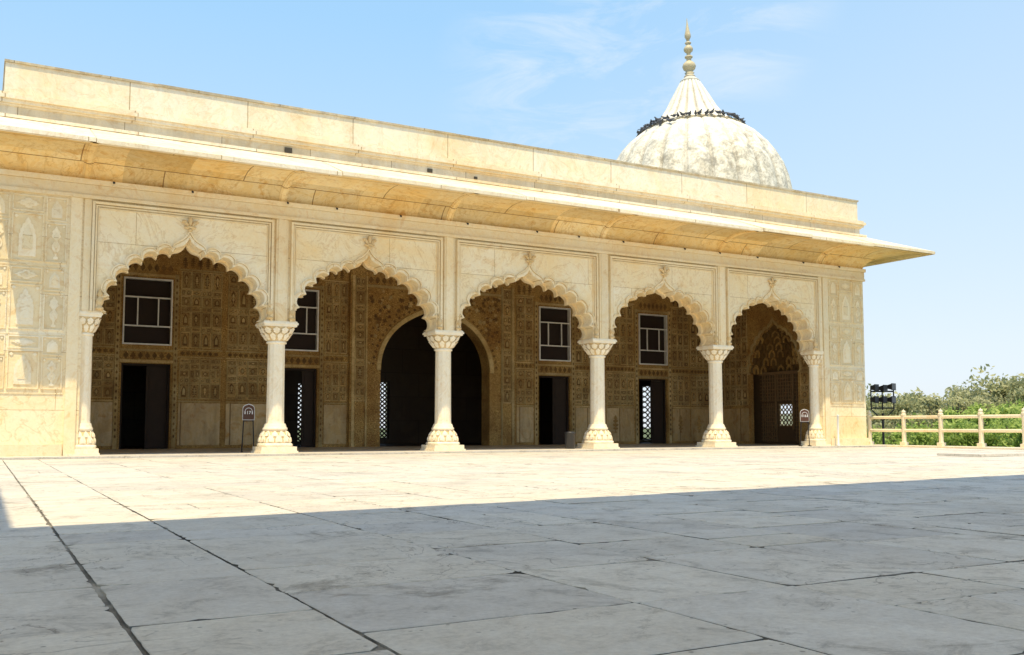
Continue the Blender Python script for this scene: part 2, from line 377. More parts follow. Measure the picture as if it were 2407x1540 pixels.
frame.mbox(F,XL,XR+.02,5.024,5.09,0,.085); frame.mbox(F,XL,XR+.02,5.094,5.30,0,.05); frame.mbox(F,XL,XR+.04,5.304,5.40,0,.10)
wall.obj('front_wall',[M_wall],PAL); archm.obj('arch_moulding',[M_wall,M_trim],PAL)
frame.obj('wall_moulding',[M_trim],PAL)

def outline(kind,u0,u1,v0,v1):
    w=(u1-u0)/2; h=v1-v0; uc=(u0+u1)/2
    if kind=='vase': pr=[(0,.35),(.06,.35),(.1,.12),(.2,.18),(.3,.55),(.42,.62),(.52,.3),(.56,.16),(.62,.3),(.7,.75),(.78,.5),(.84,.62),(.92,.25),(1,.05)]
    elif kind=='niche': pr=[(0,.8),(.55,.8),(.6,.68),(.68,.72),(.74,.52),(.82,.5),(.86,.26),(.92,.24),(1,.02)]
    elif kind=='plant': pr=[(0,.45),(.05,.4),(.08,.08),(.16,.08),(.2,.6),(.27,.7),(.3,.2),(.34,.12),(.4,.75),(.48,.85),(.52,.3),(.56,.15),(.62,.65),(.7,.7),(.74,.2),(.8,.4),(.88,.42),(1,.04)]
    elif kind=='cross': pr=[(0,.1),(.12,.35),(.25,.12),(.3,.3),(.36,.9),(.5,.6),(.64,.9),(.7,.3),(.75,.12),(.88,.35),(1,.1)]
    elif kind=='star': pr=[(0,.02),(.25,.3),(.28,.9),(.5,.62),(.72,.9),(.75,.3),(1,.02)]
    else: pr=[(0,.05),(.1,.3),(.18,.25),(.3,.7),(.4,.65),(.5,.95),(.6,.65),(.7,.7),(.82,.25),(.9,.3),(1,.05)]
    r=[(uc+w*p,v0+h*t) for t,p in pr]; l=[(uc-w*p,v0+h*t) for t,p in reversed(pr)]
    return r+l
def panel(mb,m,u0,u1,v0,v1,kind,fm=1,om=2,pm=None,d=.018,t=.022):
    mb.mbox(m,u0,u0+t,v0,v1,0,d,fm); mb.mbox(m,u1-t,u1,v0,v1,0,d,fm)
    mb.mbox(m,u0+t,u1-t,v0,v0+t,0,d-.001,fm); mb.mbox(m,u0+t,u1-t,v1-t,v1,0,d-.001,fm)
    dp=0
    if pm is not None: mb.mbox(m,u0+t,u1-t,v0+t,v1-t,0,.004,pm); dp=.004
    g=t+.12*min(u1-u0,v1-v0)
    O=outline(kind,u0+g,u1-g,v0+g,v1-g)
    mb.poly(m,O,dp,d*.8,om,None,False)
    uc=(u0+u1)/2; vc=(v0+v1)/2
    mb.poly(m,[(uc+(a-uc)*.58,vc+(b-vc)*.64) for a,b in O],d*.8,d*1.15,fm,None,False)
    if kind not in('rose','star','cross'):
        s=min(u1-u0,v1-v0)*.07
        for (a,b) in ((u0+t+s*1.3,v1-t-s*1.3),(u1-t-s*1.3,v1-t-s*1.3)): mb.poly(m,[(a-s,b),(a,b-s),(a+s,b),(a,b+s)],dp,d*.7,om,None,False)
RP=random.Random(3)
def zone(mb,m,u0,u1,v0,v1,cw,rng,fm=1,om=2,pm=4):
    n=max(1,round((u1-u0)/cw)); w=(u1-u0)/n
    pat=[]; v=0; k=RP.randint(0,5)
    while v<(v1-v0)-.08:
        h=[.40,.15,.28,.18,.46,.13][k%6]*rng*RP.uniform(.8,1.15); h=min(h,(v1-v0)-v)
        if (v1-v0)-(v+h)<.12: h=(v1-v0)-v
        pat.append((v,h)); v+=h; k+=1
    for i in range(n):
        for q,(v,h) in enumerate(pat):
            sm=h<.24*rng
            par=(i+q)%2
            kind=RP.choice(['rose','star','cross']) if sm else RP.choice(['vase','plant','niche','plant','vase'])
            a,b=u0+i*w,u0+(i+1)*w
            if sm and par and w>.2:
                panel(mb,m,a+.006,a+w/2-.004,v0+v+.006,v0+v+h-.006,kind,fm,om,pm,t=.013); panel(mb,m,a+w/2+.004,b-.006,v0+v+.006,v0+v+h-.006,kind,fm,om,pm,t=.013)
            else: panel(mb,m,a+.006,b-.006,v0+v+.006,v0+v+h-.006,kind,fm,om,pm)
for (a0,a1) in ((.02,1.36),(22.0,23.42)):
    ext=MB()
    for (v0,v1) in ((3.72,4.98),(2.42,3.60),(1.30,2.30)):
        w=a1-a0; cs=[(0,.27),(.3,.7),(.73,1)]
        for j,(p,q) in enumerate(cs):
            hs=v0+(v1-v0)*(.62 if j!=1 else .74)
            panel(ext,F,a0+p*w,a0+q*w,v0,hs-.02,'niche' if j==1 else 'vase',0,1,2,.026,.02)
            panel(ext,F,a0+p*w,a0+q*w,hs+.02,v1,'rose' if j==1 else 'niche',0,1,2,.026,.02)
    for zz in (1.22,2.34,3.65): ext.mbox(F,a0-.05,a1+.03,zz-.012,zz+.012,0,.014,0)
    ext.obj('relief_panel',[M_wall,M_ext_orn,M_ext_bg],PAL)
    sk=MB()
    if a0<1: sk.mbox(F,XL,1.40,.0,.26,0,.05,0)
    else: sk.mbox(F,21.95,XR+.03,.0,.26,0,.05,0)
    sk.obj('skirting',[M_trim],PAL)

sh=MB(); rw=MB()
sh.box(XL,XL+.4,FY+.5,30,0,ZT); rw.box(XL+.4,XL+.45,26,29.7,0,5.2)
sh.box(XR-.4,XR,FY+.5,21.9,0,ZT); sh.box(XR-.4,XR,24.3,30,0,ZT); sh.box(XR-.4,XR,21.9,24.3,1.6,ZT); sh.box(XR-.4,XR,21.9,24.3,0,.4)
jal=[(8.8,9.15,.1,2.0),(11.5,11.9,.2,2.1),(22.35,23.0,.1,2.2)]
px=XL+.4
for (a,b,c,d) in jal:
    for M_,y0,y1 in ((sh,29.74,30),(rw,29.64,29.738)):
        M_.box(px,a,y0,y1,0,ZT); M_.box(a,b,y0,y1,0,c); M_.box(a,b,y0,y1,d,ZT)
    px=b
for M_,y0,y1 in ((sh,29.74,30),(rw,29.64,29.738)): M_.box(px,XR-.4,y0,y1,0,ZT)
rw.box(XL+.5,XR-.4,25.91,29.6,5.1,5.19)
rw.box(5.4,5.6,25.91,29.6,0,5.1); rw.box(17.8,18.0,25.91,29.6,0,5.1)
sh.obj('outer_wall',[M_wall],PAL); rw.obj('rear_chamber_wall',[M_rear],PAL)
mb=MB(); mb.box(XL+.4,XR-.4,FY+.5,25.9,5.2,5.41); mb.obj('ceiling',[M_in],PAL)
mb=MB(); x=XL-.15
while x<XR+.1:
    w=R.uniform(1.4,2.4); mb.box(x,min(x+w-.006,XR+.1),19.40,20.9,-.02,.04+R.uniform(-.002,.002)); x+=w
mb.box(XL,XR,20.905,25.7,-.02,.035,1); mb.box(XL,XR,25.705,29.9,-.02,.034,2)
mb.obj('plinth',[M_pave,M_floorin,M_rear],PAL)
IY=25.5
I=lambda u,v,d:(u,IY-d,v)
iw=MB(); doors=[(3.07,4.25),(6.95,8.11),(15.21,16.37),(19.07,20.25)]
DZ,W0,W1,IT=2.19,2.66,4.36,5.2
def solid(a,b,c,d): iw.box(a,b,IY,IY+.4,c,d,0,.6)
edges=[XL+.4,*[v for d in doors[:2] for v in d],9.0]
edges2=[14.3,*[v for d in doors[2:] for v in d],22.2]
for E in (edges,edges2):
    for k in range(0,len(E)-1):
        a,b=E[k],E[k+1]
        if (a,b) in doors: solid(a,b,DZ,W0); solid(a,b,W1,IT)
        else: solid(a,b,0.03,IT)
def ogee(a,b,z0,tip,n=40):
    return [(a*math.cos(pi*i/n),z0+b*math.sin(pi*i/n)**.95+tip*math.exp(-abs(a*math.cos(pi*i/n)/.35)**1.3)) for i in range(n+1)]
xc=11.66
path=[(xc+p[0],p[1]) for p in ogee(1.75,1.66,2.2,.24)]
iw.poly(I,[(xc+1.75,.03)]+path+[(xc-1.75,.03),(9.0,.03),(9.0,IT),(14.3,IT),(14.3,.03)],-.4,.12,0,.6)
A=[(xc+p[0],p[1]) for p in ogee(1.754,1.664,2.2,.24)];B=[(xc+p[0],p[1]) for p in ogee(1.88,1.79,2.2,.25)]
iw.ribbon(I,A,B,.12,.16,1)
n_=34
for k in range(1,n_):
    t=pi*k/n_; uu=xc+1.98*math.cos(t); vv=2.2+1.90*math.sin(t)
    iw.poly(I,outline('star',uu-.05,uu+.05,vv-.05,vv+.05),.12,.135,2,None,False)
for (a,b) in ((9.05,9.13),(14.17,14.25),(9.45,9.5),(13.8,13.85)): iw.mbox(I,a,b,.03,IT-.35,.12,.15,1)
iw.mbox(I,9.5,13.8,4.55,4.62,.12,.15,1)
k=9.6
while k<13.75: iw.poly(I,outline('rose',k-.08,k+.08,4.67,4.85),.12,.14,2,None,False); k+=.2
for s in (-1,1):
    for k in range(190):
        uu=xc+s*R.uniform(.1,2.1); vv=R.uniform(2.3,4.5)
        if (abs(uu-xc)/2.08)**2+((max(vv-2.2,0))/2.03)**2<1.0: continue
        r=R.uniform(.03,.085); ph=R.random()*6; np_=R.choice([4,5,6])
        iw.poly(I,[(uu+r*(1+.35*math.cos(np_*t))*math.cos(t+ph)*.7,vv+r*(1+.35*math.cos(np_*t))*math.sin(t+ph)*.7) for t in [2*pi*q/24 for q in range(24)]],.12,.13+R.random()*.01,R.choice([1,2,2]),None,False)
I2=lambda u,v,d:(u,IY-.12-d,v)
zone(iw,I2,9.14,9.44,1.3,4.8,.3,1); zone(iw,I2,13.86,14.16,1.3,4.8,.3,1)
for (a,b) in ((1.35,2.9),(4.45,5.50),(5.65,6.75),(8.3,8.95),(14.4,15.0),(16.55,17.60),(17.75,18.85),(20.45,21.2),(21.25,22.1)):
    zone(iw,I,a,b,2.62,4.62,.25,1.0); zone(iw,I,a,b,1.30,2.35,.25,.9)
    iw.mbox(I,a-.03,b+.03,2.37,2.40,0,.03,1); iw.mbox(I,a-.03,b+.03,2.56,2.59,0,.03,1)
    k=a+.08
    while k<b-.02: iw.poly(I,outline('star',k-.06,k+.06,2.42,2.54),0,.015,2,None,False); k+=.14
    iw.mbox(I,a,b,.12,1.2,0,.02,3); iw.mbox(I,a,b,1.22,1.26,0,.035,1)
    k=a+.1
    while k<b-.05: iw.poly(I,outline('plant',k-.08,k+.08,4.72,4.98),0,.015,2,None,False); k+=.19
    iw.mbox(I,a-.03,b+.03,4.64,4.67,0,.03,1)
    if a>17:
        k=a+.35
        while k<b-.2: iw.poly(I,outline('plant',k-.14,k+.14,.4,.98),.02,.028,0,None,False); k+=.7
for (a,b) in doors:
    for e in (a-.16,b+.05): iw.mbox(I,e,e+.10,.03,4.5,0,.035,1)
    for e in (a-.11,b+.10):
        z=.3
        while z<4.4: iw.poly(I,outline('star',e-.03,e+.03,z,z+.1),.035,.042,2,None,False); z+=.16
    iw.mbox(I,a-.05,b+.05,DZ+.02,DZ+.09,0,.04,1); iw.mbox(I,a-.05,b+.05,2.50,2.55,0,.04,1); iw.mbox(I,a-.05,b+.05,4.42,4.48,0,.04,1)
    k=a+.1
    while k<b: 
        iw.poly(I,outline('rose',k-.07,k+.07,2.3,2.48),0,.015,2,None,False); iw.poly(I,outline('rose',k-.07,k+.07,4.54,4.74),0,.015,2,None,False); k+=.17
E=lambda u,v,d:(22.2-d,u,v)
yc=22.53
path=[(yc+p[0],p[1]) for p in foil(1.03,1.45,2.3,4.0,k=.3)]
iw.poly(E,[(yc+1.03,.03)]+path+[(yc-1.03,.03),(20.5,.03),(20.5,IT),(25.52,IT),(25.52,.03)],-.1,.0,0,.6)
A=[(yc+p[0],p[1]) for p in foil(1.034,1.454,2.3,4.01,k=.3)];B=[(yc+p[0],p[1]) for p in foil(1.12,1.54,2.3,4.15,k=.3)]
iw.ribbon(E,A,B,0,.03,1)
zone(iw,E,23.7,25.4,1.3,4.7,.3,1); zone(iw,E,20.7,21.4,1.3,4.7,.3,1); iw.mbox(E,23.7,25.4,.12,1.2,0,.02,3)
def H(th,z,dd):
    r=max(.05,1.06*math.sqrt(max(0,1-((z-2.3)/1.85)**2)))-dd
    return (22.28+r*math.cos(th)*.62,yc+r*math.sin(th),z)
zz=[2.32,2.60,2.86,3.10,3.32,3.52,3.70,3.86,4.0]
for t in range(len(zz)-1):
    z0,z1=zz[t],zz[t+1]; cnt=(9,10,9,8,7,6,5,4)[t]
    for q in range(16):
        a0=-pi/2+pi*q/16; a1=a0+pi/16
        iw.add([H(a0,z0,0),H(a1,z0,0),H(a1,z1,0),H(a0,z1,0)],[(3,2,1,0)],2,.1)
    for q in range(cnt):
        a0=-pi/2+pi*(q+(.5 if t%2 else 0))/cnt; a1=a0+pi/cnt
        if a1>pi/2+.01: continue
        A=outline('niche',a0+.01,a1-.01,z0,z1+.03); am=(a0+a1)/2
        B=[(am+(u-am)*.6,z0+(v-z0)*.75) for u,v in A]
        iw.ribbon(H,A,B,0,.09,0 if (q+t)%3 else 2)
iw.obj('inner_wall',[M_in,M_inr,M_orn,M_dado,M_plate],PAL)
sc=MB(); ja,jb,jc,jd=22.12,22.82,.6,1.35
sc.box(22.66,22.74,20.9,ja,.03,2.4); sc.box(22.66,22.74,jb,24.0,.03,2.4); sc.box(22.66,22.74,ja,jb,jd,2.4); sc.box(22.66,22.74,ja,jb,.03,jc)
sc.box(22.95,23.0,20.9,24.2,2.3,4.3)
for k in range(18): sc.box(22.62,22.66,21.52+k*.115,21.55+k*.115,1.42,2.3,1)
for k in range(7): sc.box(22.618,22.62,21.5,23.6,1.45+k*.115,1.48+k*.115,1)
for (p,q) in ((21.5,ja-.06),(jb+.06,23.56)):
    y=p
    while y<q: sc.box(22.62,22.66,y,y+.03,.1,1.36,1); y+=.1
    for k in range(10): sc.box(22.618,22.62,p,q,.15+k*.12,.18+k*.12,1)
sc.box(22.56,22.616,21.45,23.6,2.28,2.38,1)
for e in (ja-.06,jb): sc.box(22.56,22.616,e,e+.06,.5,2.28,1)
M_wood3=flat('lattice_batten',(.22,.13,.055),.6)
sc.obj('lattice_screen',[M_wood2,M_wood3],PAL)
def jali(m,u0,u1,v0,v1,pitch=.085,hr=.36):
    mb=MB(); t=.04
    mb.mbox(m,u0,u0+t,v0,v1,0,.05); mb.mbox(m,u1-t,u1,v0,v1,0,.05); mb.mbox(m,u0+t,u1-t,v0,v0+t,0,.05); mb.mbox(m,u0+t,u1-t,v1-t,v1,0,.05)
    nu=int((u1-u0-2*t)/pitch); nv=int((v1-v0-2*t)/pitch)
    pu=(u1-u0-2*t)/nu; pv=(v1-v0-2*t)/nv
    for i in range(nu):
        for j in range(nv):
            cu=u0+t+(i+.5)*pu; cv=v0+t+(j+.5)*pv; K=8
            out=[];inn=[]
            for k in range(K):
                a=2*pi*k/K+pi/8; c,s=math.cos(a),math.sin(a); q=max(abs(c),abs(s))
                out.append((cu+c/q*pu/2,cv+s/q*pv/2)); inn.append((cu+c*pu*hr,cv+s*pv*hr))
            mb.ribbon(m,out+out[:1],inn+inn[:1],0,.012)
    return mb
for q,(a,b,c,d) in enumerate(jal): jali(lambda u,v,dd:(u,29.78-dd,v),a,b,c,d,(.14,.14,.19)[q],(.25,.22,.36)[q]).obj('jali_screen',[M_rear],PAL)
jali(lambda u,v,dd:(22.70-dd,u,v),ja,jb,jc,jd,.14,.33).obj('jali_screen',[M_wood3],PAL)
for n,(a,b) in enumerate(doors):
    e=empty('door',((a+b)/2,IY+.2,.03),parent=PAL)
    mb=MB(); mb.box(a,a+.05,IY+.1,IY+.2,.03,DZ-.05); mb.box(b-.05,b,IY+.1,IY+.2,.03,DZ-.05); mb.box(a,b,IY+.1,IY+.2,DZ-.05,DZ)
    mb.obj('door_frame',[M_wood],e)
    mb=MB(); m0=(a+b)/2+(.2 if n==1 else .03)
    mb.box(m0,b-.05,IY+.17,IY+.21,.05,DZ-.06)
    for z0 in (.2,.85,1.5): mb.box(m0+.07,b-.11,IY+.155,IY+.17,z0,z0+.5)
    mb.obj('door_leaf',[M_wood],e)
    w=empty('window',((a+b)/2,IY,W0),parent=PAL)
    mb=MB(); mb.box(a,b,IY+.10,IY+.13,W0,W1); mb.obj('window_pane',[M_glass],w)
    mb=MB(); y0,y1=IY-.05,IY+.09; h=W1-W0; t=.036; ww=b-a
    mb.box(a,a+t,y0,y1,W0,W1); mb.box(b-t,b,y0,y1,W0,W1); mb.box(a+t,b-t,y0,y1,W0,W0+t); mb.box(a+t,b-t,y0,y1,W1-t,W1)
    z1=W0+h*.27; z2=W0+h*.70
    mb.box(a+t,b-t,y0+.01,y0+.05,z1,z1+t); mb.box(a+t,b-t,y0+.01,y0+.05,z2,z2+t)
    for q in (.28,.70): mb.box(a+ww*q,a+ww*q+t*.8,y0+.012,y0+.05,z1+t,z2)
    mb.obj('window_frame',[M_frame],w)

# columns
def make_column():
    base=MB()
    base.box(-.40,.40,-.40,.40,0,.08,0,.9); base.box(-.375,.375,-.375,.375,.08,.17,0,.8)
    sq=lambda a:1/max(abs(math.cos(a)),abs(math.sin(a)))
    def mod(a,t):
        k=(1-t)**1.2*.6
        return (1+(min(sq(a),1.3)-1)*k)
    base.lathe([(.335,.17),(.355,.20),(.345,.235),(.315,.25)],seg=64,mod=lambda a,t:mod(a,t*.2),tint=.9)
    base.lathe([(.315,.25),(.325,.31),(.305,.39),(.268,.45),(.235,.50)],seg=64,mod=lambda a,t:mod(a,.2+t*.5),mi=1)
    base.lathe([(.235,.50),(.262,.53),(.262,.565),(.24,.58),(.235,.61),(.215,.66)],seg=64,tint=.9)
    def row(n,off,r0,z0,r1,z1,wd):
        for k in range(n):
            a=2*pi*(k+off)/n
            def P(u,v,d):
                rr=r0+(r1-r0)*v+d+.012*math.sin(pi*min(1,max(0,v))); th=a+u*wd*(1.15-.15*v); kk=mod(th,(z0+(z1-z0)*v-.17)/.5)
                return (rr*kk*math.cos(th),rr*kk*math.sin(th),z0+(z1-z0)*v)
            O=[(-.95,0),(-1,.35),(-.85,.62),(-.5,.85),(0,1.05),(.5,.85),(.85,.62),(1,.35),(.95,0)]
            base.poly(P,O,0,.018,0,.9,False)
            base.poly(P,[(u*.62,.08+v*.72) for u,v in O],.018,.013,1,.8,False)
            base.poly(P,[(u*.34,.12+v*.55) for u,v in O],.013,.024,0,.9,False)
    row(12,0,.318,.26,.288,.41,.20); row(12,.5,.300,.38,.245,.50,.19)
    shaft=MB(); m12=lambda a,t:1-.035*abs(math.sin(6*a))
    shaft.lathe([(.198,.66),(.193,.72),(.189,1.2),(.184,2.3),(.182,2.36)],seg=48,mod=m12,smooth=False,tint=.9)
    cap=MB()
    cm=lambda a,t:(1+(min(sq(a),1.22)-1)*t*.6)
    cap.lathe([(.19,2.36),(.215,2.375),(.215,2.40),(.19,2.42)],seg=48,tint=.9)
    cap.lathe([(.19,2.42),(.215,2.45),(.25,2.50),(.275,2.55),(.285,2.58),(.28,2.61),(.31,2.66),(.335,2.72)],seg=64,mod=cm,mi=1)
    def crow(n,off,r0,z0,r1,z1,wd):
        for k in range(n):
            a=2*pi*(k+off)/n
            def P(u,v,d):
                bow=.018*math.sin(pi*min(v,1)); rr=r0+(r1-r0)*v+bow+d+(.03*max(0,v-.8)/.25); th=a+u*wd; kk=cm(th,(z0+(z1-z0)*v-2.42)/.3)
                return (rr*kk*math.cos(th),rr*kk*math.sin(th),z0+(z1-z0)*v)
            O=[(-.35,0),(-.9,.25),(-.75,.42),(-1,.55),(-.8,.75),(-.45,.85),(0,1.05),(.45,.85),(.8,.75),(1,.55),(.75,.42),(.9,.25),(.35,0)]
            cap.poly(P,O,0,.02,0,.9,False)
            cap.poly(P,[(-.08,.1),(-.14,.8),(0,.95),(.14,.8),(.08,.1)],.02,.032,0,.9,False)
    crow(12,0,.20,2.43,.285,2.58,.21); crow(12,.5,.285,2.575,.325,2.70,.22)
    cap.box(-.35,.35,-.335,.335,2.72,2.76,0,.9); cap.box(-.375,.375,-.355,.355,2.76,2.80,0,.9); cap.box(-.355,.355,-.34,.34,2.80,2.828,0,.9)
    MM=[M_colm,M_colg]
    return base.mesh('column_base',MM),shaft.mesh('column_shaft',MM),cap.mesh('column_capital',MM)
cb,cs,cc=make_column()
def place_column(x,y,par,z=.0,sz=1.0,sx=1.0):
    e=empty('column',(x,y,z),parent=par)
    for nm,me in (('column_base',cb),('column_shaft',cs),('column_capital',cc)):
        o=bpy.data.objects.new(nm,me); col.objects.link(o); o.location=(x,y,z); o.scale=(sx,sx,sz); adopt(o,e)
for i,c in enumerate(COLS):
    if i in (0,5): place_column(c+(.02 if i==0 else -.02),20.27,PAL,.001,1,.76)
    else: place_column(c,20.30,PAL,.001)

# eave
ev=MB(); prof=[(0,5.41),(.04,5.50),(.12,5.60),(.24,5.69),(.42,5.765),(.65,5.81),(.9,5.82),(1.2,5.80),(1.44,5.77)]
cuts=[EX]; 
while cuts[-1]<XR-1.2: cuts.append(cuts[-1]+R.uniform(1.2,2.3))
cuts=[c for c in cuts if c<XR-.5]+[XR]
for i in range(len(cuts)-1):
    for rows in ((0,4),(4,8)):
        t=R.random()
        for j in range(rows[0],rows[1]):
            (p0,z0),(p1,z1)=prof[j],prof[j+1]
            xa=cuts[i]; xb=cuts[i+1]; xb0=xb+(p0 if xb==XR else 0); xb1=xb+(p1 if xb==XR else 0)
            ev.add([(xa,FY-p0,z0),(xb0,FY-p0,z0),(xb1,FY-p1,z1),(xa,FY-p1,z1)],[(0,1,2,3)],0,t)
for j in range(8):
    (p0,z0),(p1,z1)=prof[j],prof[j+1]
    ev.add([(XR+p0,FY-p0,z0),(XR+p0,30,z0),(XR+p1,30,z1),(XR+p1,FY-p1,z1)],[(0,1,2,3)],0)
def ring(x): return [(x,FY-p,z) for p,z in prof]+[(x,FY-1.44,5.845),(x,FY-.0,6.43)]
r=ring(EX); ev.add(r,[tuple(reversed(range(len(r))))],0)
r=[(XR+p,30,z) for p,z in prof]+[(XR+1.44,30,5.845),(XR,30,6.43)]; ev.add(r,[tuple(range(len(r)))],0)
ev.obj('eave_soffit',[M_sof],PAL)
for c in [*COLS[1:5],COLS[0]-.05,COLS[5]+.1]:
    rb=MB()
    for (hw,dz,ti) in ((.085,.016,.7),(.045,.028,.95)):
        for j in range(8):
            (p0,z0),(p1,z1)=prof[j],prof[j+1]
            nrm=lambda j:(.3 if j>4 else (1,.95,.8,.65,.5)[j])
            v=[(c-hw,FY-p0-dz*nrm(j),z0-dz),(c+hw,FY-p0-dz*nrm(j),z0-dz),(c+hw,FY-p1-dz*nrm(j+1),z1-dz),(c-hw,FY-p1-dz*nrm(j+1),z1-dz)]
            w=[(a,b+.03,d+dz+.02) for a,b,d in v]
            rb.add(v+w,[(0,1,2,3),(0,3,7,4),(1,5,6,2)],0,ti)
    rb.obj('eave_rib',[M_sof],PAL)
tp=MB(); x=EX
while x<XR-.2:
    w=R.uniform(1.5,2.6); xb=min(x+w,XR)
    if XR-xb<.6: xb=XR
    o_=R.uniform(-.02,.02); dz=R.uniform(-.016,.016); ex=0 if xb<XR else 1
    L0=1.47+o_; g=0 if ex else .012
    v=[(x,FY-L0,5.772+dz),(xb-g+ex*L0,FY-L0,5.772+dz),(xb-g+ex*L0,FY-L0,5.85+dz),(x,FY-L0,5.85+dz),(x,FY,6.43),(xb-g,FY,6.43),(x,FY-L0+.1,5.772+dz),(xb-g+ex*(L0-.1),FY-L0+.1,5.772+dz)]
    tp.add(v,[(0,1,2,3),(3,2,5,4),(0,6,7,1),(0,3,4,6),(1,7,5,2)])
    x=xb
L0=1.47; tp.add([(XR+L0,FY-L0,5.772),(XR+L0,30,5.772),(XR+L0,30,5.85),(XR+L0,FY-L0,5.85),(XR,30,6.43),(XR,FY,6.43)],[(0,1,2,3),(3,2,4,5)])
tp.obj('eave',[M_par],PAL)
mb=MB(); mb.box(XL,XR+.1,FY-.12,29.9,6.40,6.46); mb.obj('eave_fillet',[M_par],PAL)
mb=MB(); 
mb.box(XL+.1,XR-.05,FY+.02,30,5.415,6.66); mb.obj('frieze',[M_frz],PAL)
mb=MB()
for (z0,z1,d) in ((6.66,6.70,.03),(6.703,6.77,.08),(6.773,6.845,.13),(6.848,6.90,.08)): mb.box(XL-d+.15,XR+d-.03,FY+.02-d,30,z0,z1)
mb.obj('cornice',[M_par],PAL)
mb=MB(); mb.box(XL+.31,XR-.10,FY+.04,30,6.90,7.50,0,.9); mb.obj('parapet',[M_par],PAL)
mb=MB(); x=XL+.29
while x<XR-.12:
    w=R.uniform(1.6,3); xe=min(x+w-.004,XR-.07); mb.box(x,xe,FY+.01,29.9,7.502,7.55+R.uniform(-.006,.006)); x+=w
mb.obj('coping',[M_cap],PAL)
for (x,z,s) in ((5.65,6.56,.08),(9.0,6.56,.06),(10.2,6.54,.04)):
    mb=MB(); mb.box(x-s,x+s,FY-.01,FY+.04,z-s*.7,z+s*.7); mb.obj('drain_hole',[M_black],PAL)
for i in range(14):
    mb=MB(); x=2.3+i*1.55+R.uniform(-.3,.3); mb.rod((x,FY-.08,5.40),(x,FY-.13,5.38),.015); mb.ell((x,FY-.14,5.37),.024,.016,.024)
    mb.obj('iron_hook',[M_iron],PAL)

# ------------------------------------------------------------------ dome tower
DX,DY=24.80,29.3
TW=empty('domed_tower',(DX,DY,-4),'weathered white marble ribbed dome with lotus finial above tower','tower')
mb=MB(); mb.lathe([(3.5,-4),(3.5,.1)],(DX,DY,0),8,smooth=False,rot=pi/8)
for k in range(8):
    a=pi/8+k*pi/4; mb.lathe([(.28,.1),(.28,3.4)],(DX+3.1*math.cos(a),DY+3.1*math.sin(a),0),8,smooth=False)
mb.lathe([(3.5,3.4),(3.5,8.4),(4.2,8.7),(4.2,8.8),(3.4,8.85),(3.4,9.6)],(DX,DY,0),8,smooth=False,rot=pi/8); mb.obj('tower_wall',[M_wall],TW)
rib=lambda a,t:1-.045*(1-abs(math.sin(12*a))**.45)
mb=MB(); pr=[(3.80,9.0),(3.77,9.6),(3.67,10.2),(3.49,10.75),(3.22,11.25),(2.94,11.66),(2.62,12.0),(2.30,12.25),(1.98,12.45)]
mb.lathe(pr,(0,0,0),288,mod=rib,tf=lambda a,t:.3+.7*min(1,abs(math.sin(12*a))*2.5)); D1=mb.obj('dome_shell',[M_dome],TW,(DX,DY,0))
rib2=lambda a,t:1.05-.20*(1-abs(math.sin(9*a))**.5)*(1-.3*t)
mb=MB(); mb.lathe([(1.94,12.45),(1.70,12.60),(1.40,12.84),(1.16,13.12),(.95,13.45),(.75,13.85),(.53,14.25),(.39,14.5)],(0,0,0),216,mod=rib2,tf=lambda a,t:min(1,abs(math.sin(9*a))*1.7))
mb.lathe([(.36,14.48),(.40,14.54),(.36,14.59),(.26,14.66),(.2,14.74)],(0,0,0),32)
D2=mb.obj('dome_crown',[M_dome],TW,(DX,DY,0))
mb=MB()
for k in range(30):
    a=2*pi*k/30; mb.ell((1.95*math.cos(a),1.95*math.sin(a),12.50),.08,.18,.045,10,6,0,a,.6)
mb.lathe([(1.93,12.40),(1.99,12.46),(1.99,12.49),(1.86,12.53)],(0,0,0),56)
D3=mb.obj('lotus_collar',[M_cap],TW,(DX,DY,0))
mb=MB(); fp=[(.2,14.6),(.13,14.68),(.17,14.74),(.10,14.79),(.2,14.88),(.24,14.99),(.2,15.1),(.09,15.2),(.08,15.28),(.14,15.33),(.14,15.37),(.07,15.42),(.07,15.5),(.15,15.58),(.165,15.66),(.12,15.75),(.06,15.82),(.11,15.87),(.11,15.9),(.05,15.95),(.06,16.02),(.11,16.12),(.105,16.22),(.06,16.42),(.025,16.65),(.006,16.85)]
mb.lathe([(r*1.15,14.74+(z-14.6)*1.09) for r,z in fp],(0,0,0),24)
D4=mb.obj('finial',[M_fin],TW,(DX,DY,0))
vd=Vector((.4879,.8729,0))
def tilt(o,ang=-1.9):
    q=Quaternion(vd,math.radians(ang)); piv=Vector((DX,DY,10)); base=Vector((DX,DY,0))
    o.rotation_mode='QUATERNION'; o.rotation_quaternion=q; o.location=(piv+q@(base-piv))
for d in (D1,D2,D3,D4): tilt(d)
pg=MB()
sec=[(-.17,.008,.02,.10),(-.12,.03,.012,.10),(-.06,.055,.05,.12),(0,.065,.065,.135),(.06,.06,.065,.15),(.10,.042,.05,.175),(.125,.03,.035,.205),(.15,.03,.032,.225),(.172,.022,.022,.225),(.195,.006,.006,.215)]
v=[];f=[];K=10
for (x,ry,rz,z) in sec:
    for i in range(K): a=2*pi*i/K; v.append((x,ry*math.cos(a),z+rz*math.sin(a)))
for j in range(len(sec)-1):
    for i in range(K): f.append((j*K+i,j*K+(i+1)%K,(j+1)*K+(i+1)%K,(j+1)*K+i))
pg.add(v,f,0,.5,True); pg.box(-.27,-.15,-.03,.03,.075,.09)
for s in (-1,1): pg.ell((-.03,s*.06,.135),.11,.014,.04,10,6,0,0,.15); pg.rod((.01,s*.022,0),(0,s*.02,.09),.006,5); pg.rod((.01,s*.022,.004),(.045,s*.026,.002),.005,5)
PM=pg.mesh('pigeon',[M_pig])
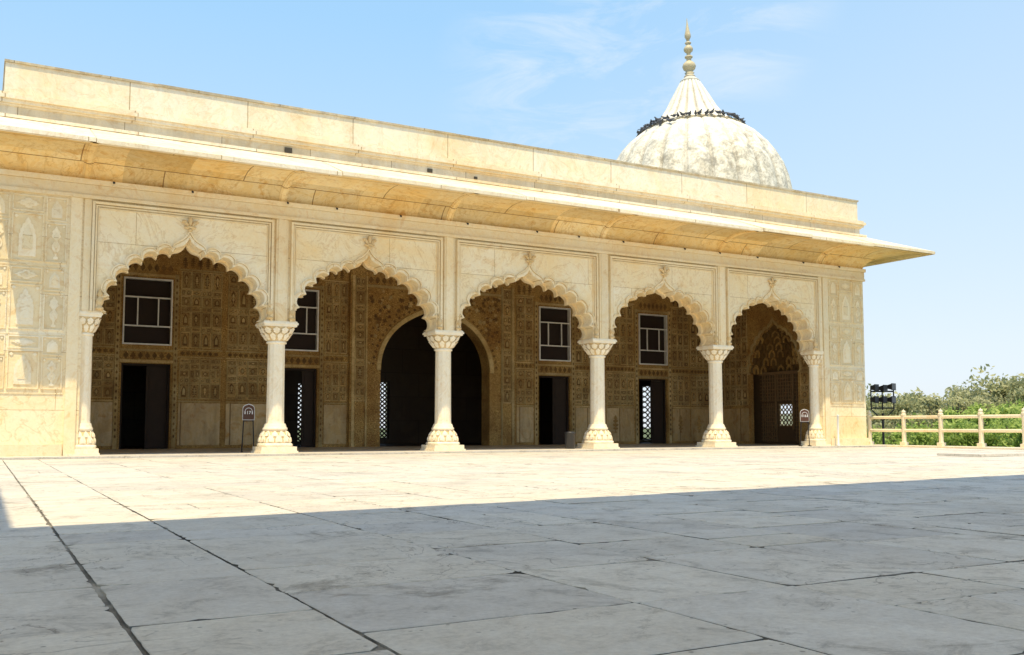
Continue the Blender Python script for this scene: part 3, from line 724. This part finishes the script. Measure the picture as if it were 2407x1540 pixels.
def pigeon(p,h):
    o=bpy.data.objects.new('pigeon',PM); col.objects.link(o); o.location=p; o.rotation_euler=(0,0,h); s=R.uniform(.72,.92); o.scale=(s,s,s)
    tag(o,'dark grey pigeon perched on the marble dome','bird','pigeons perched on the dome')
view_a=math.atan2(-.8729,-.4879)
qd=Quaternion(vd,math.radians(-1.9)); piv=Vector((DX,DY,10))
for k in range(54):
    a=view_a+(-1.75+3.5*(k%40)/39.0)+R.uniform(-.06,.06)
    if k<40: r,z=1.99+R.uniform(-.04,.04),12.49
    else: 
        r=R.choice([2.1,2.35]); z={2.1:12.37,2.35:12.21}[r]
    p=piv+qd@(Vector((DX+r*math.cos(a),DY+r*math.sin(a),z))-piv)
    pigeon(p,R.uniform(0,2*pi))

# ------------------------------------------------------------------ opposite pavilion
OP=empty('pavilion',(0,-2,0),'open marble pavilion whose eave shades the terrace paving','building')
mb=MB()
def lip(x): return 4.33+(x+.92)*.0885
pts=[(-9,9.6),(-.75,9.6),(-.75,lip(-.75)),(17,lip(17)),(17,-.6),(-9,-.6)]
v=[(a,b,5.77) for a,b in pts]+[(a,b,5.95) for a,b in pts]; n=len(pts)
f=[(i,(i+1)%n,(i+1)%n+n,i+n) for i in range(n)]
tr=tessellate_polygon([[Vector((a,b,0)) for a,b in pts]]); f+=[tuple(t) for t in tr]+[tuple(i+n for i in t) for t in tr]
mb.add(v,f); mb.obj('roof',[M_par],OP)
for (x,y) in ((-4,2.2),(8.5,2.2),(13.5,2.6),(-7,8),(-4,-.2),(6,-.2),(11,-.2)): 
    place_column(x,y,OP,.0,2.04)

# ------------------------------------------------------------------ railing
RL=empty('railing',(24,14,0.045),'cream marble railing with ball-topped posts along terrace edge','fence')
post=MB(); post.box(-.085,.085,-.085,.085,0,.10); post.lathe([(.075,.10),(.066,.13),(.062,.86),(.076,.89),(.076,.92),(.05,.95)],seg=8,rot=pi/8,smooth=False)
post.ell((0,0,.985),.06,.06,.055); post.ell((0,0,1.05),.015,.015,.02)
PMh=post.mesh('railing_post',[M_rail])
ys=[20.34-1.25*k for k in range(18)]
for y in ys:
    o=bpy.data.objects.new('railing_post',PMh); col.objects.link(o); o.location=(24,y,.045); adopt(o,RL)
for zz in (.44,.83):
    mb=MB()
    for k in range(len(ys)-1):
        mb.lathe([(.05,0.005),(.05,1.245)],seg=8,rot=pi/8,smooth=False)
        cnt=32
        for q in range(len(mb.v)-cnt,len(mb.v)):
            a,b,c=mb.v[q]; mb.v[q]=(24+a,ys[k+1]+c,zz+.045+b)
    mb.obj('rail',[M_rail],RL)

# ------------------------------------------------------------------ signs, bin, post, floodlight
def text_mesh(txt,size,mat,name):
    c=bpy.data.curves.new('t','FONT'); c.body=txt; c.size=size; c.align_x='CENTER'; c.align_y='CENTER'; c.extrude=.002; c.offset=.0015
    t=bpy.data.objects.new('t',c); col.objects.link(t); bpy.context.view_layer.update()
    me=bpy.data.meshes.new_from_object(t.evaluated_get(bpy.context.evaluated_depsgraph_get())); bpy.data.objects.remove(t)
    me.name=name; me.materials.clear(); me.materials.append(mat); return me
def sign(x,y,z,num,face,label):
    e=empty('information_sign',(x,y,z),label,'sign','numbered audio guide signs')
    q=Matrix.Rotation(face,4,'Z')
    def put(mb_or_me,nm,mats=None,mat4=Matrix()):
        me=mb_or_me.mesh(nm,mats) if isinstance(mb_or_me,MB) else mb_or_me
        me.transform(q@mat4); o=bpy.data.objects.new(nm,me); col.objects.link(o); o.location=(x,y,z); adopt(o,e)
    S=lambda u,v,d:(u,-d,v)
    mb=MB(); 
    for s in (-1,1): mb.rod((s*.10,.01,.72),(s*.13,.01,.0),.013); mb.rod((s*.13,-.13,.012),(s*.13,.15,.012),.013)
    mb.rod((-.105,.01,.68),(.105,.01,.68),.011); put(mb,'sign_stand',[M_iron])
    def shp(w,h0,h1,tip): 
        r=[(w,h0),(w,h1)]+[(w*math.cos(t)*.96,h1+(tip-h1)*(math.sin(t)**.8)) for t in [pi/2*k/6 for k in range(1,6)]]+[(0,tip+.012)]
        return r+[(-a,b) for a,b in reversed(r[:-1])]
    mb=MB(); mb.poly(S,shp(.13,.70,.95,1.05),0,.015,1); mb.poly(S,shp(.120,.710,.945,1.035),.015,.019,0); put(mb,'sign_board',[M_sign,M_white])
    mb=MB(); pts=[(.072*math.cos(t),.89+.072*math.sin(t)) for t in [pi*k/14 for k in range(15)]]
    B=[(.083*math.cos(t),.89+.083*math.sin(t)) for t in [pi*k/14 for k in range(15)]]
    mb.ribbon(S,pts,B,.019,.022); 
    for s in (-1,1): mb.mbox(S,s*.078-.011,s*.078+.011,.83,.89,.019,.024)
    put(mb,'headphone_symbol',[M_white])
    put(text_mesh(num,.10,M_white,'sign_number'),'sign_number',None,Matrix.Translation((0,-.022,.86))@Matrix.Rotation(pi/2,4,'X'))
sign(5.22,21.3,.04,'17',-.15,'small brown sign with number 17 on black stand')
sign(20.62,19.75,.041,'16',-.5,'small brown sign with number 16 on black stand')
mb=MB(); mb.lathe([(.12,0),(.13,.01),(.13,.38),(.138,.385),(.138,.41),(.13,.415)],(0,0,0),28); mb.lathe([(.12,.415),(.11,.43),(.03,.44)],(0,0,0),28,mi=1)
o=mb.obj('litter_bin',[M_steel,M_iron],None,(13.05,20.35,.041)); tag(o,'small brushed steel litter bin beside a column','bin')
mb=MB(); mb.lathe([(.05,0),(.05,.03),(.03,.05),(.028,.86),(.034,.87),(.03,.90),(.015,.91)],(0,0,0),16)
o=mb.obj('barrier_post',[M_white],None,(22.02,19.8,.041)); tag(o,'thin white post standing by the palace wall','post')
fx,fy=26.5,21.9
FL=empty('floodlight_stand',(fx,fy,-4.2),'black steel rack of floodlights on a pole','floodlight')
mb=MB(); mb.rod((fx,fy,-4.2),(fx,fy,1.05),.04)
ax=Vector((.8729,-.4879,0)); 
def pt(u,z,d=0): p=Vector((fx,fy,0))+ax*u-vd*d; return (p.x,p.y,z)
for z in (1.22,1.50,1.78): mb.rod(pt(-.38,z),pt(.38,z),.025)
for u in (-.38,0,.38): mb.rod(pt(u,1.15),pt(u,1.9),.022)
mb.rod(pt(-.36,1.15),pt(.0,.8),.02); mb.rod(pt(.36,1.15),pt(.0,.8),.02)
mb.obj('rack',[M_iron],FL)
for (u,z) in ((-.29,1.90),(0,1.88),(.28,1.93),(-.02,1.5),(.27,1.5),(-.30,1.5)):
    mb=MB(); hd=math.atan2(-vd.y,-vd.x)+.7
    q=Matrix.Rotation(hd,3,'Z')
    def tb(x0,x1,y0,y1,z0,z1,mi,sc=1.0):
        vs=[]
        for xx,s in ((x0,sc),(x1,1)):
            for (b,c) in ((y0,z0),(y1,z0),(y1,z1),(y0,z1)): 
                w=q@Vector((xx,b*s,c*s)); vs.append((pt(u,z,.1)[0]+w.x,pt(u,z,.1)[1]+w.y,z+w.z))
        mb.add(vs,[(0,1,2,3),(7,6,5,4),(0,4,5,1),(1,5,6,2),(2,6,7,3),(3,7,4,0)],mi)
    tb(-.12,.06,-.12,.12,-.10,.10,0,.6); tb(.06,.085,-.135,.135,-.115,.115,0); tb(.0851,.088,-.12,.12,-.095,.095,1)
    mb.obj('lamp_head',[M_iron,M_lens],FL)

# ------------------------------------------------------------------ trees
def leafmat(name,a,b,c):
    m,nt,bs=newmat(name); t=ramp(nt,attr(nt),[(0,a),(.55,b),(1,c)]); nt.links.new(t,bs.inputs['Base Color'])
    bs.inputs['Roughness'].default_value=.6; bs.inputs['Specular IOR Level'].default_value=.2; 
    tr=N(nt,'ShaderNodeBsdfTranslucent'); nt.links.new(t,tr.inputs[0]); mx=N(nt,'ShaderNodeMixShader'); mx.inputs[0].default_value=.4
    nt.links.new(bs.outputs[0],mx.inputs[1]); nt.links.new(tr.outputs[0],mx.inputs[2]); nt.links.new(mx.outputs[0],nt.nodes['Material Output'].inputs[0]); return m
L1=leafmat('olive_foliage',(.24,.26,.13),(.40,.41,.20),(.56,.54,.31)); L2=leafmat('bright_foliage',(.15,.25,.05),(.33,.45,.10),(.52,.60,.18))
M_bark=flat('bark',(.22,.17,.13),.9)
def tree_meshes(seed,H,W,nleaf,ls):
    r=random.Random(seed); tk=MB(); cr=MB()
    tk.rod((0,0,0),(r.uniform(-.2,.2),0,H*.35),.28,8,0,.2)
    cl=[]
    for k in range(30):
        a=r.uniform(0,2*pi); rr=r.uniform(.1,1.0)*W; z=H*r.uniform(.40,.97); rr*=1.1-abs(z/H-.6)
        p=(rr*math.cos(a),rr*math.sin(a),z); cl.append((p,r.uniform(.07,.20)*W*1.2))
        tk.rod((0,0,H*r.uniform(.2,.38)),p,.10,6,0,.03)
    for k in range(nleaf):
        (p,s)=r.choice(cl); d=Vector((r.gauss(0,1),r.gauss(0,1),r.gauss(0,.75))); d.normalize(); q=Vector(p)+d*s*(r.uniform(.3,1.45))
        a=Vector((r.gauss(0,1),r.gauss(0,1),r.gauss(0,1))).normalized(); b=a.orthogonal().normalized(); e=ls*r.uniform(.6,1.3)
        cr.add([q-a*e,q+b*e*.5,q+a*e,q-b*e*.5],[(0,1,2,3)],0,min(1,max(0,.5+.35*d.z+r.uniform(-.3,.3))))
    return tk.mesh('trunk',[M_bark]),cr
TM=[]
for s,(H_,W) in enumerate(((8.2,3.6),(7.4,4.0),(9.0,3.4))):
    tk,cr=tree_meshes(30+s,H_,W,5600,.15)
    TM.append((tk,cr.mesh('crown_olive',[L1]),cr.mesh('crown_green',[L2])))
def tree(u,d,sc,k,green):
    lat=u*d; X=.8729*lat+.4879*d; Y=.8729*d-.4879*lat
    tk,c1,c2=TM[k%3]; h=(8.2,7.4,9.0)[k%3]; sc=sc/h
    e=empty('tree',(X,Y,-4.2),'leafy bright green tree beyond the terrace' if green else 'olive green tree with thin open crown','tree','trees beyond the terrace')
    rz=R.uniform(0,6.28)
    e.rotation_euler=(0,0,rz); e.scale=(sc,sc,sc)
    for nm,me in (('trunk',tk),('crown',c2 if green else c1)):
        o=bpy.data.objects.new(nm,me); col.objects.link(o); o.parent=e
k=0
for (u,d,sc,g) in ((.375,62,6.4,0),(.40,66,7.0,0),(.42,58,6.5,0),(.445,64,7.1,0),(.465,60,6.7,0),(.487,66,7.5,0),(.51,58,6.9,0),(.532,62,8.0,0),(.555,60,7.8,0),
                   (.41,46,4.6,1),(.45,44,4.9,1),(.485,40,4.8,1),(.515,42,5.2,1),(.545,39,5.1,1),(.575,42,5.5,1),(.395,52,5.4,0),(.60,60,7.4,0),(.35,60,6.3,0),(.47,50,5.6,1),(.53,50,5.9,1)):
    tree(u,d,sc,k,g); k+=1
mb=MB(); r=random.Random(5)
for k in range(16000):
    u=r.uniform(.25,.8); d=r.uniform(95,135); lat=u*d; X=.8729*lat+.4879*d; Y=.8729*d-.4879*lat
    hh=6.4+.9*math.sin(u*60)+.6*math.sin(u*133+1); z=-4.2+hh*r.random()**.6
    q=Vector((X,Y,z)); a=Vector((r.gauss(0,1),r.gauss(0,1),r.gauss(0,1))).normalized(); b=a.orthogonal().normalized(); e=r.uniform(.35,.8)
    mb.add([q-a*e,q+b*e*.6,q+a*e,q-b*e*.6],[(0,1,2,3)],0,r.random())
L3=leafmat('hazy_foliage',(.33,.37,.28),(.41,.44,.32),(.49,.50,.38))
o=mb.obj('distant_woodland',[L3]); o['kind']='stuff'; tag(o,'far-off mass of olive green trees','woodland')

# ------------------------------------------------------------------ light, sky, camera
d=Vector((.70,1.44,-4.4)).normalized()
sl=bpy.data.lights.new('sun','SUN'); sl.energy=5.0; sl.angle=math.radians(.5); sl.color=(1,.84,.55)
so=bpy.data.objects.new('sun',sl); so.rotation_euler=d.to_track_quat('-Z','Y').to_euler(); col.objects.link(so); so.location=(-5,-10,40)
w=bpy.data.worlds.new('World'); scene.world=w; w.use_nodes=True; nt=w.node_tree; bg=nt.nodes['Background']
sky=N(nt,'ShaderNodeTexSky',sky_type='NISHITA'); sky.sun_disc=False; sky.sun_elevation=math.asin(-d.z); sky.sun_rotation=math.radians(205.9)
sky.air_density=1.0; sky.dust_density=1.2; sky.ozone_density=1.5; sky.altitude=200
tc=N(nt,'ShaderNodeTexCoord').outputs['Generated']
sp=N(nt,'ShaderNodeSeparateXYZ'); nt.links.new(tc,sp.inputs[0])
haze=ramp(nt,sp.outputs[2],[(0,(.82,.87,.92)),(.08,(.75,.85,.95)),(.22,(.56,.78,.98)),(.40,(.39,.68,.98)),(.65,(.32,.58,.95)),(1,(.28,.51,.90))])
hz=N(nt,'ShaderNodeMapRange'); hz.inputs[1].default_value=.45; hz.inputs[2].default_value=.95; hz.inputs[3].default_value=0; hz.inputs[4].default_value=.45; nt.links.new(sp.outputs[0],hz.inputs[0])
haze=mix(nt,haze,(.76,.85,.96),hz.outputs[0])
sc7=N(nt,'ShaderNodeVectorMath',operation='SCALE'); nt.links.new(haze,sc7.inputs[0]); sc7.inputs['Scale'].default_value=7.6
base=mix(nt,sky.outputs[0],sc7.outputs[0],.80)
mp=N(nt,'ShaderNodeMapping'); mp.inputs['Scale'].default_value=(2.2,2.2,8); mp.inputs['Rotation'].default_value=(0,0.18,0); nt.links.new(tc,mp.inputs[0])
cn=noise(nt,mp.outputs[0],3.4,11,.64,.8); cr=ramp(nt,cn,[(.43,0.0),(.70,.65)])
def spot(v,lo,hi):
    dp=N(nt,'ShaderNodeVectorMath',operation='DOT_PRODUCT'); nt.links.new(tc,dp.inputs[0]); dp.inputs[1].default_value=v
    mr=N(nt,'ShaderNodeMapRange'); mr.interpolation_type='SMOOTHSTEP'; mr.inputs[1].default_value=lo; mr.inputs[2].default_value=hi; nt.links.new(dp.outputs['Value'],mr.inputs[0]); return mr.outputs[0]
s1=spot((.525,.779,.342),.986,.999); s2=spot((.594,.690,.414),.990,.9995)
mx=N(nt,'ShaderNodeMath',operation='MAXIMUM'); nt.links.new(s1,mx.inputs[0]); nt.links.new(s2,mx.inputs[1])
ml=N(nt,'ShaderNodeMath',operation='MULTIPLY'); nt.links.new(mx.outputs[0],ml.inputs[0]); nt.links.new(cr,ml.inputs[1])
c=mix(nt,base,(5.6,6.2,6.7),ml.outputs[0])
nt.links.new(c,bg.inputs[0]); bg.inputs[1].default_value=.15
cam=bpy.data.cameras.new('camera'); co=bpy.data.objects.new('camera',cam); col.objects.link(co); scene.camera=co
co.location=(0,0,.585); co.rotation_euler=(math.radians(94.2),0,math.radians(-29.2)); cam.lens=33.5; cam.sensor_width=36; cam.shift_y=.0289; cam.clip_end=6000; cam.clip_start=.05
scene.view_settings.view_transform='Standard'; scene.view_settings.look='None'; scene.view_settings.exposure=0
